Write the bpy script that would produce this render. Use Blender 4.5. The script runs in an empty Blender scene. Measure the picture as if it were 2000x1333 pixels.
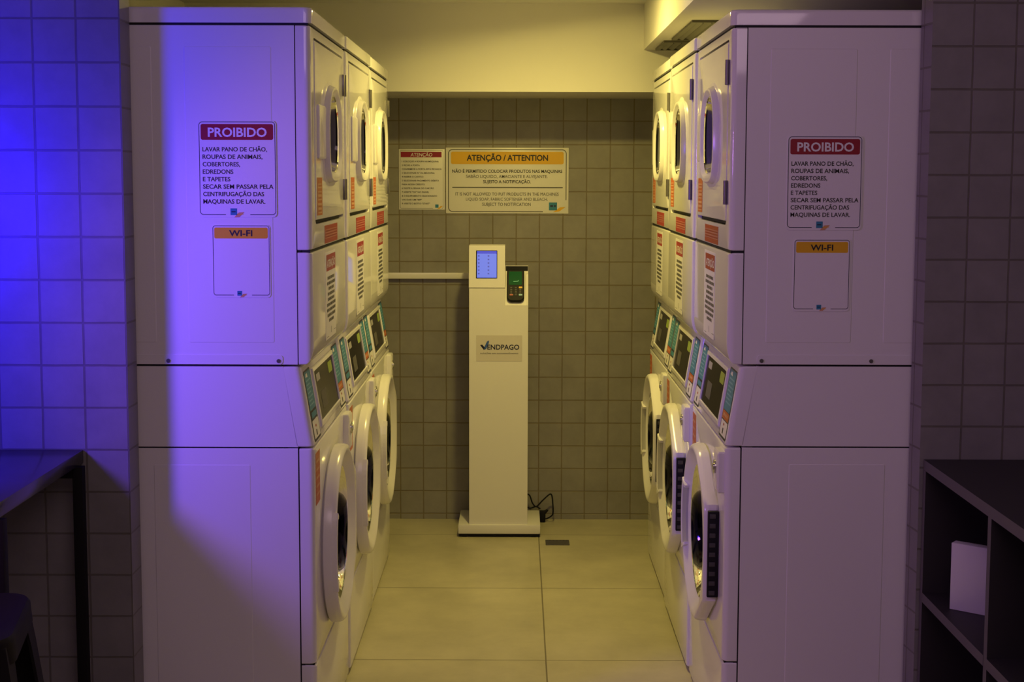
import bpy, bmesh, math, random
from mathutils import Vector, Matrix

random.seed(7)
S = bpy.context.scene
COL = S.collection

# ------------------------------------------------------------------ camera
CAM_H = 1.5617
F_PX = 2778.0
PITCH, YAW, ROLL = 0.09341, 0.00364, 0.00258
PY = 604.56
cy_, sy_ = math.cos(YAW), math.sin(YAW)
fwd = Vector((-sy_*math.cos(PITCH), cy_*math.cos(PITCH), -math.sin(PITCH)))
rgt = Vector((cy_, sy_, 0.0))
upv = rgt.cross(fwd)
cr, sr = math.cos(ROLL), math.sin(ROLL)
r2 = rgt*cr + upv*sr
u2 = -rgt*sr + upv*cr
cam_data = bpy.data.cameras.new('camera')
cam_data.sensor_width = 36.0
cam_data.lens = F_PX/2000.0*36.0
cam_data.shift_y = -(666.5-PY)/2000.0
cam_data.clip_start = 0.05
cam = bpy.data.objects.new('camera', cam_data)
COL.objects.link(cam)
M = Matrix(((r2.x, u2.x, -fwd.x, 0.0), (r2.y, u2.y, -fwd.y, 0.0), (r2.z, u2.z, -fwd.z, CAM_H), (0, 0, 0, 1)))
cam.matrix_world = M
S.camera = cam

# ------------------------------------------------------------------ view + world + lights
S.view_settings.view_transform = 'Standard'
S.view_settings.look = 'None'
S.view_settings.exposure = 0.0
S.view_settings.gamma = 1.0
S.view_settings.use_curve_mapping = False
W = bpy.data.worlds.new('world')
S.world = W
W.use_nodes = True
W.node_tree.nodes['Background'].inputs[0].default_value = (0.6, 0.55, 0.7, 1)
W.node_tree.nodes['Background'].inputs[1].default_value = 0.004


def aim(o, d):
    o.rotation_euler = Vector(d).to_track_quat('-Z', 'Y').to_euler()


def add_light(name, kind, loc, d, energy, color, **kw):
    ld = bpy.data.lights.new(name, kind)
    ld.energy = energy
    ld.color = color
    for k, v in kw.items():
        setattr(ld, k, v)
    o = bpy.data.objects.new(name, ld)
    COL.objects.link(o)
    o.location = loc
    aim(o, d)
    return o


# warm downlight of the laundry aisle (its fixture is built further down)
LAMP = Vector((0.05, 5.02, 2.225))
add_light('warm_downlight', 'AREA', LAMP, (0.10, -0.04, -1.0), 15.8, (1.0, 0.785, 0.19), shape='DISK', size=0.11)
add_light('warm_downlight_rim', 'SPOT', LAMP, (0.17, 0.0, -1.0), 3.4, (1.0, 0.775, 0.185),
          spot_size=math.radians(172), spot_blend=0.04, shadow_soft_size=0.04)
# blue led wash close to the left tiled wall, violet spot added to tint the tower sides
add_light('blue_wash', 'AREA', (-1.80, 2.52, 1.50), (0.26, 1.0, -0.08), 14.8, (0.018, 0.003, 1.0),
          shape='DISK', size=0.30, spread=math.radians(100))
add_light('violet_tint_spot', 'SPOT', (-1.92, 2.45, 1.66), (0.95, 0.36, -0.34), 64.0, (0.43, 0.165, 0.66),
          spot_size=math.radians(68), spot_blend=0.30, shadow_soft_size=0.15)
# unseen fill light added for the dim ambient of the front room
add_light('room_fill', 'AREA', (0.25, 1.0, 2.5), (0.0, 0.55, -0.83), 12.0, (1.0, 0.685, 0.82),
          shape='RECTANGLE', size=1.6, size_y=0.8)


# ------------------------------------------------------------------ materials
def principled(name, color, rough=0.5, metallic=0.0, spec=0.5, bump=0.0, bscale=200.0, trans=0.0, ior=1.5,
               emis=None, estr=0.0, var=0.0, vscale=6.0, coat=0.0):
    m = bpy.data.materials.new(name)
    m.use_nodes = True
    nt = m.node_tree
    b = nt.nodes['Principled BSDF']
    b.inputs['Base Color'].default_value = (*color, 1)
    b.inputs['Roughness'].default_value = rough
    b.inputs['Metallic'].default_value = metallic
    b.inputs['IOR'].default_value = ior
    b.inputs['Specular IOR Level'].default_value = spec
    b.inputs['Transmission Weight'].default_value = trans
    b.inputs['Coat Weight'].default_value = coat
    if emis:
        b.inputs['Emission Color'].default_value = (*emis, 1)
        b.inputs['Emission Strength'].default_value = estr
    if bump > 0 or var > 0:
        tc = nt.nodes.new('ShaderNodeTexCoord')
    if bump > 0:
        n = nt.nodes.new('ShaderNodeTexNoise')
        n.inputs['Scale'].default_value = bscale
        n.inputs['Detail'].default_value = 3
        nt.links.new(tc.outputs['Object'], n.inputs['Vector'])
        bp = nt.nodes.new('ShaderNodeBump')
        bp.inputs['Strength'].default_value = bump
        bp.inputs['Distance'].default_value = 0.002
        nt.links.new(n.outputs['Fac'], bp.inputs['Height'])
        nt.links.new(bp.outputs['Normal'], b.inputs['Normal'])
    if var > 0:
        n2 = nt.nodes.new('ShaderNodeTexNoise')
        n2.inputs['Scale'].default_value = vscale
        n2.inputs['Detail'].default_value = 6
        nt.links.new(tc.outputs['Object'], n2.inputs['Vector'])
        mx = nt.nodes.new('ShaderNodeMix')
        mx.data_type = 'RGBA'
        mx.inputs[6].default_value = (*[c*(1-var) for c in color], 1)
        mx.inputs[7].default_value = (*[min(1, c*(1+var)) for c in color], 1)
        nt.links.new(n2.outputs['Fac'], mx.inputs[0])
        nt.links.new(mx.outputs[2], b.inputs['Base Color'])
    return m


def tile_material(name, axis, pitch, u0, v0, tile, grout, rough=0.3, mortar=0.006, bump=0.5, flat='z'):
    """square tiles; axis = which object axis runs across; v is always z (or y for floors)"""
    m = bpy.data.materials.new(name)
    m.use_nodes = True
    nt = m.node_tree
    b = nt.nodes['Principled BSDF']
    b.inputs['Roughness'].default_value = rough
    tc = nt.nodes.new('ShaderNodeTexCoord')
    sep = nt.nodes.new('ShaderNodeSeparateXYZ')
    nt.links.new(tc.outputs['Object'], sep.inputs[0])
    comb = nt.nodes.new('ShaderNodeCombineXYZ')

    def off(sock, o):
        a = nt.nodes.new('ShaderNodeMath')
        a.operation = 'SUBTRACT'
        a.inputs[1].default_value = o
        nt.links.new(sock, a.inputs[0])
        return a.outputs[0]
    nt.links.new(off(sep.outputs[axis.upper()], u0), comb.inputs[0])
    nt.links.new(off(sep.outputs[flat.upper()], v0), comb.inputs[1])
    br = nt.nodes.new('ShaderNodeTexBrick')
    br.offset = 0.0
    br.squash = 1.0
    br.inputs['Scale'].default_value = 1.0
    br.inputs['Brick Width'].default_value = pitch
    br.inputs['Row Height'].default_value = pitch
    br.inputs['Mortar Size'].default_value = mortar*0.5
    br.inputs['Mortar Smooth'].default_value = 0.3
    br.inputs['Bias'].default_value = 0.0
    br.inputs['Color1'].default_value = (*tile, 1)
    br.inputs['Color2'].default_value = (*[c*0.94 for c in tile], 1)
    br.inputs['Mortar'].default_value = (*grout, 1)
    # slight wobble of the joints
    nz = nt.nodes.new('ShaderNodeTexNoise')
    nz.inputs['Scale'].default_value = 14.0
    nt.links.new(tc.outputs['Object'], nz.inputs['Vector'])
    wob = nt.nodes.new('ShaderNodeVectorMath')
    wob.operation = 'SCALE'
    wob.inputs['Scale'].default_value = 0.0022 if pitch < 0.3 else 0.001
    nt.links.new(nz.outputs['Color'], wob.inputs[0])
    ad = nt.nodes.new('ShaderNodeVectorMath')
    ad.operation = 'ADD'
    nt.links.new(comb.outputs[0], ad.inputs[0])
    nt.links.new(wob.outputs[0], ad.inputs[1])
    nt.links.new(ad.outputs[0], br.inputs['Vector'])
    # cloudy variation
    nv = nt.nodes.new('ShaderNodeTexNoise')
    nv.inputs['Scale'].default_value = 3.0 if pitch > 0.3 else 9.0
    nv.inputs['Detail'].default_value = 7
    nv.inputs['Roughness'].default_value = 0.65
    nt.links.new(tc.outputs['Object'], nv.inputs['Vector'])
    mp = nt.nodes.new('ShaderNodeMapRange')
    mp.inputs['From Min'].default_value = 0.3
    mp.inputs['From Max'].default_value = 0.7
    mp.inputs['To Min'].default_value = 0.86 if pitch < 0.3 else 0.78
    mp.inputs['To Max'].default_value = 1.08
    nt.links.new(nv.outputs['Fac'], mp.inputs['Value'])
    mul = nt.nodes.new('ShaderNodeMix')
    mul.data_type = 'RGBA'
    mul.blend_type = 'MULTIPLY'
    mul.inputs[0].default_value = 1.0
    nt.links.new(br.outputs['Color'], mul.inputs[6])
    nt.links.new(mp.outputs['Result'], mul.inputs[7])
    nt.links.new(mul.outputs[2], b.inputs['Base Color'])
    # bump: recessed joints + gentle surface waviness
    inv = nt.nodes.new('ShaderNodeMath')
    inv.operation = 'MULTIPLY_ADD'
    inv.inputs[1].default_value = -1.0
    inv.inputs[2].default_value = 1.0
    nt.links.new(br.outputs['Fac'], inv.inputs[0])
    n3 = nt.nodes.new('ShaderNodeTexNoise')
    n3.inputs['Scale'].default_value = 12.0
    n3.inputs['Detail'].default_value = 2
    nt.links.new(tc.outputs['Object'], n3.inputs['Vector'])
    ma = nt.nodes.new('ShaderNodeMath')
    ma.operation = 'MULTIPLY_ADD'
    ma.inputs[1].default_value = 0.5
    nt.links.new(n3.outputs['Fac'], ma.inputs[0])
    nt.links.new(inv.outputs[0], ma.inputs[2])
    bp = nt.nodes.new('ShaderNodeBump')
    bp.inputs['Strength'].default_value = bump
    bp.inputs['Distance'].default_value = 0.003
    nt.links.new(ma.outputs[0], bp.inputs['Height'])
    nt.links.new(bp.outputs['Normal'], b.inputs['Normal'])
    return m


WHITE = (0.80, 0.785, 0.78)
M_FRONT = principled('gloss_white_enamel', WHITE, rough=0.07)
M_SIDE = principled('satin_white_enamel', (0.78, 0.765, 0.765), rough=0.38, bump=0.10, bscale=420)
M_PLASTIC = principled('white_plastic', (0.82, 0.80, 0.78), rough=0.22)
M_GREYPL = principled('grey_plastic', (0.42, 0.41, 0.42), rough=0.3)
M_BLACK = principled('black_plastic', (0.010, 0.010, 0.012), rough=0.5, spec=0.18)
M_GAPSHADE = principled('gap_shade_black', (0.01, 0.01, 0.012), rough=0.8)  # near-black that paints shade into seams and gaps
M_STEEL = principled('brushed_steel', (0.55, 0.54, 0.53), rough=0.28, metallic=1.0, bump=0.1, bscale=90)
M_TEETH = principled('dark_hinge_teeth', (0.05, 0.047, 0.047), rough=0.45)
M_DRUM = principled('drum_steel', (0.30, 0.29, 0.28), rough=0.35, metallic=1.0)
M_HINGE = principled('zinc_hinge', (0.20, 0.19, 0.18), rough=0.4, metallic=0.8)
M_GLASS = bpy.data.materials.new('door_glass')
M_GLASS.use_nodes = True
_n = M_GLASS.node_tree
_n.nodes.remove(_n.nodes['Principled BSDF'])
_tr = _n.nodes.new('ShaderNodeBsdfTransparent')
_tr.inputs['Color'].default_value = (0.42, 0.43, 0.47, 1)
_gl = _n.nodes.new('ShaderNodeBsdfGlossy')
_gl.inputs['Roughness'].default_value = 0.03
_fr = _n.nodes.new('ShaderNodeFresnel')
_fr.inputs['IOR'].default_value = 1.45
_mx = _n.nodes.new('ShaderNodeMixShader')
_n.links.new(_fr.outputs[0], _mx.inputs[0])
_n.links.new(_tr.outputs[0], _mx.inputs[1])
_n.links.new(_gl.outputs[0], _mx.inputs[2])
_n.links.new(_mx.outputs[0], _n.nodes['Material Output'].inputs['Surface'])
M_SMOKED = principled('smoked_window', (0.016, 0.015, 0.012), rough=0.12, ior=1.09)
M_RED = principled('red_ink', (0.36, 0.022, 0.016), rough=0.4)
M_DRED = principled('dark_red_ink', (0.30, 0.006, 0.022), rough=0.4)
M_PINK = principled('pale_red_ink', (0.46, 0.14, 0.12), rough=0.4)
M_ORANGE = principled('orange_ink', (0.52, 0.11, 0.022), rough=0.4)
M_LORANGE = principled('pale_orange_ink', (0.66, 0.33, 0.17), rough=0.4)
M_YELLOW = principled('yellow_ink', (0.80, 0.45, 0.012), rough=0.4)
M_NAVY = principled('navy_ink', (0.012, 0.016, 0.045), rough=0.4)
M_BLUE = principled('blue_ink', (0.035, 0.22, 0.36), rough=0.4)
M_MARK = principled('mark_blue_ink', (0.05, 0.12, 0.40), rough=0.4)
M_LBLUE = principled('pale_blue_ink', (0.22, 0.46, 0.58), rough=0.4)
M_INK = principled('black_ink', (0.015, 0.013, 0.013), rough=0.5)
M_GREYINK = principled('grey_ink', (0.10, 0.095, 0.09), rough=0.5)
M_PAPER = principled('white_vinyl', (0.82, 0.80, 0.79), rough=0.35)
M_CLEARV = principled('pale_vinyl', (0.79, 0.77, 0.78), rough=0.38, bump=0.10, bscale=420)
M_PLATE = principled('translucent_plate', (0.66, 0.62, 0.58), rough=0.3)
M_LIME = principled('lime_sticker', (0.30, 0.42, 0.06), rough=0.4)
M_PAINT = principled('matt_wall_paint', (0.72, 0.70, 0.68), rough=0.75, bump=0.12, bscale=70)
M_CEIL = principled('ceiling_paint', (0.70, 0.69, 0.68), rough=0.85, bump=0.06, bscale=50)
M_KIOSK = principled('powder_coated_white', (0.80, 0.78, 0.76), rough=0.45, bump=0.06, bscale=350)
M_BMETAL = principled('black_steel', (0.010, 0.009, 0.009), rough=0.7, spec=0.12, bump=0.05, bscale=120)
M_TABLE = principled('dark_laminate', (0.035, 0.032, 0.034), rough=0.17)
M_SHELF = principled('graphite_laminate', (0.024, 0.021, 0.024), rough=0.55, bump=0.05, bscale=150)
M_SHEDGE = principled('graphite_edge_band', (0.095, 0.082, 0.088), rough=0.5)
M_CARD = principled('white_card', (0.66, 0.64, 0.66), rough=0.7)
M_VENT = principled('grey_vent_metal', (0.10, 0.093, 0.08), rough=0.5)
M_LCD = principled('blue_screen', (0.02, 0.03, 0.08), rough=0.15, emis=(0.105, 0.175, 0.72), estr=0.95)
M_LCDB = principled('blue_screen_bar', (0.01, 0.02, 0.06), rough=0.15, emis=(0.02, 0.045, 0.62), estr=0.8)
M_LCDT = principled('blue_screen_text', (0.01, 0.015, 0.05), rough=0.15, emis=(0.035, 0.06, 0.36), estr=0.8)
M_GREEN = principled('green_screen', (0.0, 0.012, 0.004), rough=0.12, emis=(0.0, 0.07, 0.008), estr=0.7)
M_GREENT = principled('green_screen_text', (0.1, 0.2, 0.1), rough=0.12, emis=(0.12, 0.28, 0.09), estr=1.0)
M_LAMP = principled('lit_diffuser', (0.9, 0.9, 0.85), rough=0.4, emis=(1.0, 0.78, 0.28), estr=6.0)
TILE = (0.225, 0.215, 0.208)
GROUT = (0.135, 0.125, 0.105)
M_TILE_L = tile_material('wall_tile_left_front', 'x', 0.1068, -1.0775, 0.876, TILE, GROUT, rough=0.4)
M_TILE_R = tile_material('wall_tile_right_front', 'x', 0.1057, 1.020, 0.934, TILE, GROUT, rough=0.4)
M_TILE_J = tile_material('wall_tile_jamb', 'y', 0.1065, 3.505, 0.876, TILE, GROUT, rough=0.4)
M_TILE_B = tile_material('wall_tile_back', 'x', 0.1048, -0.5285, 0.0265, (0.31, 0.295, 0.265), (0.21, 0.175, 0.11))
M_FLOOR = tile_material('floor_porcelain', 'x', 0.808, 0.097, 4.481, (0.575, 0.53, 0.37), (0.23, 0.20, 0.13),
                        rough=0.36, mortar=0.006, bump=0.12, flat='y')


# ------------------------------------------------------------------ mesh helpers
class MB:
    def __init__(self):
        self.v, self.f, self.mi, self.sm = [], [], [], []

    def add(self, verts, faces, mi=0, smooth=False):
        b = len(self.v)
        self.v += [tuple(p) for p in verts]
        for f in faces:
            self.f.append([b+i for i in f])
            self.mi.append(mi)
            self.sm.append(smooth)

    def box(self, x0, x1, y0, y1, z0, z1, mi=0, bevel=0.0, seg=2):
        if bevel > 0:
            bm = bmesh.new()
            bmesh.ops.create_cube(bm, size=1.0)
            for v in bm.verts:
                v.co = Vector((x0+(v.co.x+.5)*(x1-x0), y0+(v.co.y+.5)*(y1-y0), z0+(v.co.z+.5)*(z1-z0)))
            bmesh.ops.bevel(bm, geom=bm.edges[:], offset=bevel, segments=seg, affect='EDGES', profile=0.5)
            bm.verts.index_update()
            self.add([v.co for v in bm.verts], [[v.index for v in f.verts] for f in bm.faces], mi, True)
            bm.free()
        else:
            v = [(x, y, z) for x in (x0, x1) for y in (y0, y1) for z in (z0, z1)]
            self.add(v, [(0, 1, 3, 2), (4, 6, 7, 5), (0, 4, 5, 1), (2, 3, 7, 6), (0, 2, 6, 4), (1, 5, 7, 3)], mi)

    def loops(self, loops, mi=0, smooth=True, cap0=False, cap1=False):
        n = len(loops[0])
        b = len(self.v)
        for lp in loops:
            self.v += [tuple(p) for p in lp]
        for k in range(len(loops)-1):
            for i in range(n):
                j = (i+1) % n
                self.f.append([b+k*n+i, b+k*n+j, b+(k+1)*n+j, b+(k+1)*n+i])
                self.mi.append(mi)
                self.sm.append(smooth)
        if cap0:
            self.f.append([b+i for i in range(n)][::-1])
            self.mi.append(mi)
            self.sm.append(False)
        if cap1:
            e = b+(len(loops)-1)*n
            self.f.append([e+i for i in range(n)])
            self.mi.append(mi)
            self.sm.append(False)

    def tube(self, pts, r, n=8, mi=0):
        pts = [Vector(p) for p in pts]
        loops = []
        for k, p in enumerate(pts):
            d = (pts[min(k+1, len(pts)-1)]-pts[max(k-1, 0)]).normalized()
            a = d.orthogonal().normalized() if k == 0 else (a - d*a.dot(d)).normalized()
            c = d.cross(a)
            loops.append([p+a*r*math.cos(t*2*math.pi/n)+c*r*math.sin(t*2*math.pi/n) for t in range(n)])
        self.loops(loops, mi, True, True, True)

    def cyl(self, c, axis, r, h, n=20, mi=0, r2=None):
        c = Vector(c)
        d = Vector(axis).normalized()
        a = d.orthogonal().normalized()
        e = d.cross(a)
        r2 = r if r2 is None else r2
        lp = lambda q, rr: [c+d*q+a*rr*math.cos(t*2*math.pi/n)+e*rr*math.sin(t*2*math.pi/n) for t in range(n)]
        self.loops([lp(0, r), lp(h, r2)], mi, True, True, True)

    def build(self, name, mats, parent=None):
        me = bpy.data.meshes.new(name)
        me.from_pydata(self.v, [], self.f)
        bm = bmesh.new()
        bm.from_mesh(me)
        bmesh.ops.recalc_face_normals(bm, faces=bm.faces)
        bm.to_mesh(me)
        bm.free()
        mats = mats if isinstance(mats, (list, tuple)) else [mats]
        for m in mats:
            me.materials.append(m)
        for p, mi, s in zip(me.polygons, self.mi, self.sm):
            p.material_index = mi
            p.use_smooth = s
        if any(self.sm):
            try:
                me.set_sharp_from_angle(angle=math.radians(38))
            except Exception:
                pass
        o = bpy.data.objects.new(name, me)
        COL.objects.link(o)
        if parent:
            o.parent = parent
        return o


def empty(name, label, cat, loc=(0, 0, 0), rz=0.0, group=None):
    o = bpy.data.objects.new(name, None)
    o.empty_display_size = 0.1
    COL.objects.link(o)
    o.location = loc
    o.rotation_euler = (0, 0, rz)
    o['label'] = label
    o['category'] = cat
    if group:
        o['group'] = group
    return o


def tag(o, label, cat, group=None):
    o['label'] = label
    o['category'] = cat
    if group:
        o['group'] = group
    return o


def struct(name, mb, mats):
    o = mb.build(name, mats)
    o['kind'] = 'structure'
    return o


def copy_tree(o, parent=None):
    c = o.copy()
    COL.objects.link(c)
    if parent:
        c.parent = parent
    for ch in o.children:
        copy_tree(ch, c)
    return c


def rrect(x0, x1, z0, z1, r, n=6, rb=None):
    """rounded rectangle as (x,z) list, counter-clockwise; rb = other radius for the bottom corners"""
    rb = r if rb is None else rb
    out = []
    for cx, cz, a0, q in ((x1-r, z1-r, 0, r), (x0+r, z1-r, 90, r), (x0+rb, z0+rb, 180, rb), (x1-rb, z0+rb, 270, rb)):
        for k in range(n+1):
            a = math.radians(a0+90*k/n)
            out.append((cx+q*math.cos(a), cz+q*math.sin(a)))
    return out


def yl(pts, y):
    return [(p[0], y, p[1]) for p in pts]


def panel(mb, x0, x1, z0, z1, y0, depth, rx, rt, rb, hole=None, shear=None, corner=0.004, mi=0, back=False):
    """front panel with rounded-over edges; hole = list of (x,z) with 28 points; shear(z)->dy"""
    sh = shear or (lambda z: 0.0)
    ry = max(rx, 0.001)
    st = []
    for k in range(7):
        a = math.radians(15*k)
        s, c = math.sin(a), math.cos(a)
        lp = rrect(x0+rx*(1-s), x1-rx*(1-s), z0+rb*(1-s), z1-rt*(1-s), corner)
        st.append([(p[0], y0+ry*(1-c)+sh(p[1]), p[1]) for p in lp])
    lp = rrect(x0, x1, z0, z1, corner)
    st.append([(p[0], y0+depth+sh(p[1]), p[1]) for p in lp])
    if hole:
        st = [[(p[0], y0+depth+sh(p[1]), p[1]) for p in hole], [(p[0], y0+sh(p[1]), p[1]) for p in hole]]+st
    mb.loops(st, mi, True, cap0=not hole, cap1=back)


# ---- lettering -----------------------------------------------------------------
_cache = {}


def glyphs(body, bold=0.0):
    key = (body, bold)
    if key in _cache:
        return _cache[key]
    cu = bpy.data.curves.new('lettering_source', 'FONT')
    cu.body = body
    cu.offset = bold
    cu.resolution_u = 3
    o = bpy.data.objects.new('lettering_source', cu)
    COL.objects.link(o)
    dg = bpy.context.evaluated_depsgraph_get()
    dg.update()
    ev = o.evaluated_get(dg)
    me = ev.to_mesh()
    v = [(p.co.x, p.co.y) for p in me.vertices]
    f = [list(p.vertices) for p in me.polygons]
    ev.to_mesh_clear()
    bpy.data.objects.remove(o)
    bpy.data.curves.remove(cu)
    xs = [p[0] for p in v] or [0, 1]
    res = (v, f, min(xs), max(xs))
    _cache[key] = res
    return res


def cap_height():
    v = glyphs('H')[0]
    return max(p[1] for p in v)


class Frame:
    def __init__(self, o, r, u):
        self.o, self.r, self.u = Vector(o), Vector(r).normalized(), Vector(u).normalized()
        self.n = self.r.cross(self.u)   # towards the reader

    def p(self, x, y, d=0.0):
        return self.o+self.r*x+self.u*y+self.n*d


class Print:
    """flat printed shapes on a frame, one mesh with several inks"""

    def __init__(self, fr):
        self.fr, self.mb, self.mats = fr, MB(), []

    def mi(self, m):
        if m not in self.mats:
            self.mats.append(m)
        return self.mats.index(m)

    def poly(self, pts, m, d=0.0008):
        self.mb.add([self.fr.p(x, y, d) for x, y in pts], [list(range(len(pts)))], self.mi(m))

    def rect(self, x0, x1, y0, y1, m, d=0.0008):
        self.poly([(x0, y0), (x1, y0), (x1, y1), (x0, y1)], m, d)

    def rr(self, x0, x1, y0, y1, r, m, d=0.0008):
        self.poly(rrect(x0, x1, y0, y1, r, 5), m, d)

    def slab(self, x0, x1, y0, y1, r, m, d0=0.0, d1=0.0006):
        a = rrect(x0, x1, y0, y1, r, 5)
        self.mb.loops([[self.fr.p(x, y, d0) for x, y in a], [self.fr.p(x, y, d1) for x, y in a]], self.mi(m), False, True, True)

    def outline(self, x0, x1, y0, y1, r, w, m, d=0.0008, gap=None):
        a = rrect(x0, x1, y0, y1, r, 6)
        b = rrect(x0+w, x1-w, y0+w, y1-w, max(r-w, 0.0005), 6)
        n = len(a)
        mi = self.mi(m)
        for i in range(n):
            j = (i+1) % n
            q = [a[i], a[j], b[j], b[i]]
            if gap and abs(a[i][1]-y0) < 1e-6 and abs(a[j][1]-y0) < 1e-6:   # bottom run: leave a gap
                g0, g1 = gap
                for s0, s1 in ((a[i][0], g0), (g1, a[j][0])):
                    if s1-s0 > 1e-4:
                        self.mb.add([self.fr.p(s0, y0, d), self.fr.p(s1, y0, d), self.fr.p(s1, y0+w, d), self.fr.p(s0, y0+w, d)], [[0, 1, 2, 3]], mi)
                continue
            self.mb.add([self.fr.p(x, y, d) for x, y in q], [[0, 1, 2, 3]], mi)

    def text(self, body, x0, x1, y, h, m, bold=0.012, d=0.001, slant=0.0):
        v, f, a, b = glyphs(body, bold)
        sx = (x1-x0)/(b-a)
        syy = h/cap_height()
        self.mb.add([self.fr.p(x0+(p[0]-a)*sx+p[1]*syy*slant, y+p[1]*syy, d) for p in v], f, self.mi(m))

    def bars(self, x0, x1, y, h, m, d=0.001, seed=0):
        """a line of print too small to read: word-length dashes"""
        rg = random.Random(seed)
        x = x0
        while x < x1-0.3*h:
            w = min(h*rg.uniform(1.2, 4.0), x1-x)
            self.rect(x, x+w, y, y+h, m, d)
            x += w+h*0.55

    def build(self, name, parent=None):
        return self.mb.build(name, self.mats, parent)


# ------------------------------------------------------------------ the room
XJL, XJR = -0.971, 1.022
YW_L, YW_R = 3.513, 3.560
Y_BACK = 6.384
Z_CEIL = 2.262
mb = MB(); mb.box(-2.6, 2.6, -1.2, 6.5, -0.1, 0.0); struct('floor', mb, M_FLOOR)
mb = MB(); mb.box(-2.6, XJL, YW_L, 3.600, 0, 2.7)
wl = struct('wall_left', mb, [M_TILE_L, M_TILE_J])
for p in wl.data.polygons:
    if abs(p.normal.x) > 0.9:
        p.material_index = 1
mb = MB()
mb.loops([[(XJR, YW_R, z), (2.6, YW_R, z), (2.6, 3.630, z), (XJR-0.008, 3.630, z)] for z in (0, 2.7)], 0, False, True, True)
wr = struct('wall_right', mb, [M_TILE_R, M_TILE_J])
for p in wr.data.polygons:
    if abs(p.normal.x) > 0.9:
        p.material_index = 1
mb = MB(); mb.box(-1.45, 1.45, Y_BACK, 6.5, 0, 2.4); struct('wall_back', mb, M_TILE_B)
mb = MB(); mb.box(-1.45, -1.36, 3.6, Y_BACK, 0, 2.4); struct('wall_alcove_left', mb, M_PAINT)
mb = MB(); mb.box(1.36, 1.45, 3.63, Y_BACK, 0, 2.4); struct('wall_alcove_right', mb, M_PAINT)
mb = MB(); mb.box(-1.45, 1.45, 3.6, 6.5, Z_CEIL, 2.4); struct('ceiling', mb, M_CEIL)
mb = MB(); mb.box(XJL, XJR, 3.50, 3.6, 2.06, 2.7); struct('wall_header', mb, M_PAINT)  # unseen; bottom edge lowered to keep the fill light off the back wall
mb = MB(); mb.box(-1.36, 1.36, 5.883, Y_BACK, 1.906, Z_CEIL); struct('wall_soffit', mb, M_PAINT)
mb = MB(); mb.box(0.514, 1.36, 3.63, 5.883, 2.077, Z_CEIL); struct('trim_beam', mb, M_PAINT)
mb = MB(); mb.box(-2.6, 2.6, -1.2, 3.6, 2.7, 2.8); struct('ceiling_front_room', mb, M_CEIL)
mb = MB(); mb.box(-2.7, -2.6, -1.2, 3.6, 0, 2.8); struct('wall_side_left', mb, M_PAINT)
mb = MB(); mb.box(2.6, 2.7, -1.2, 3.63, 0, 2.8); struct('wall_side_right', mb, M_PAINT)
mb = MB(); mb.box(-2.7, 2.7, -1.3, -1.2, 0, 2.8); struct('wall_behind', mb, M_PAINT)

# ------------------------------------------------------------------ stacked washer-dryer tower
MW, MD = 0.706, 0.70
PITCHM = 0.7214
XL, XR = -0.522, 0.5424
YL, YR = 3.6148, 3.6467
Z0 = 0.018
SL0, SL1, SLY = 0.866, 1.073, 0.034


def slant(z):
    return SLY*(z-SL0)/(SL1-SL0)


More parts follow.
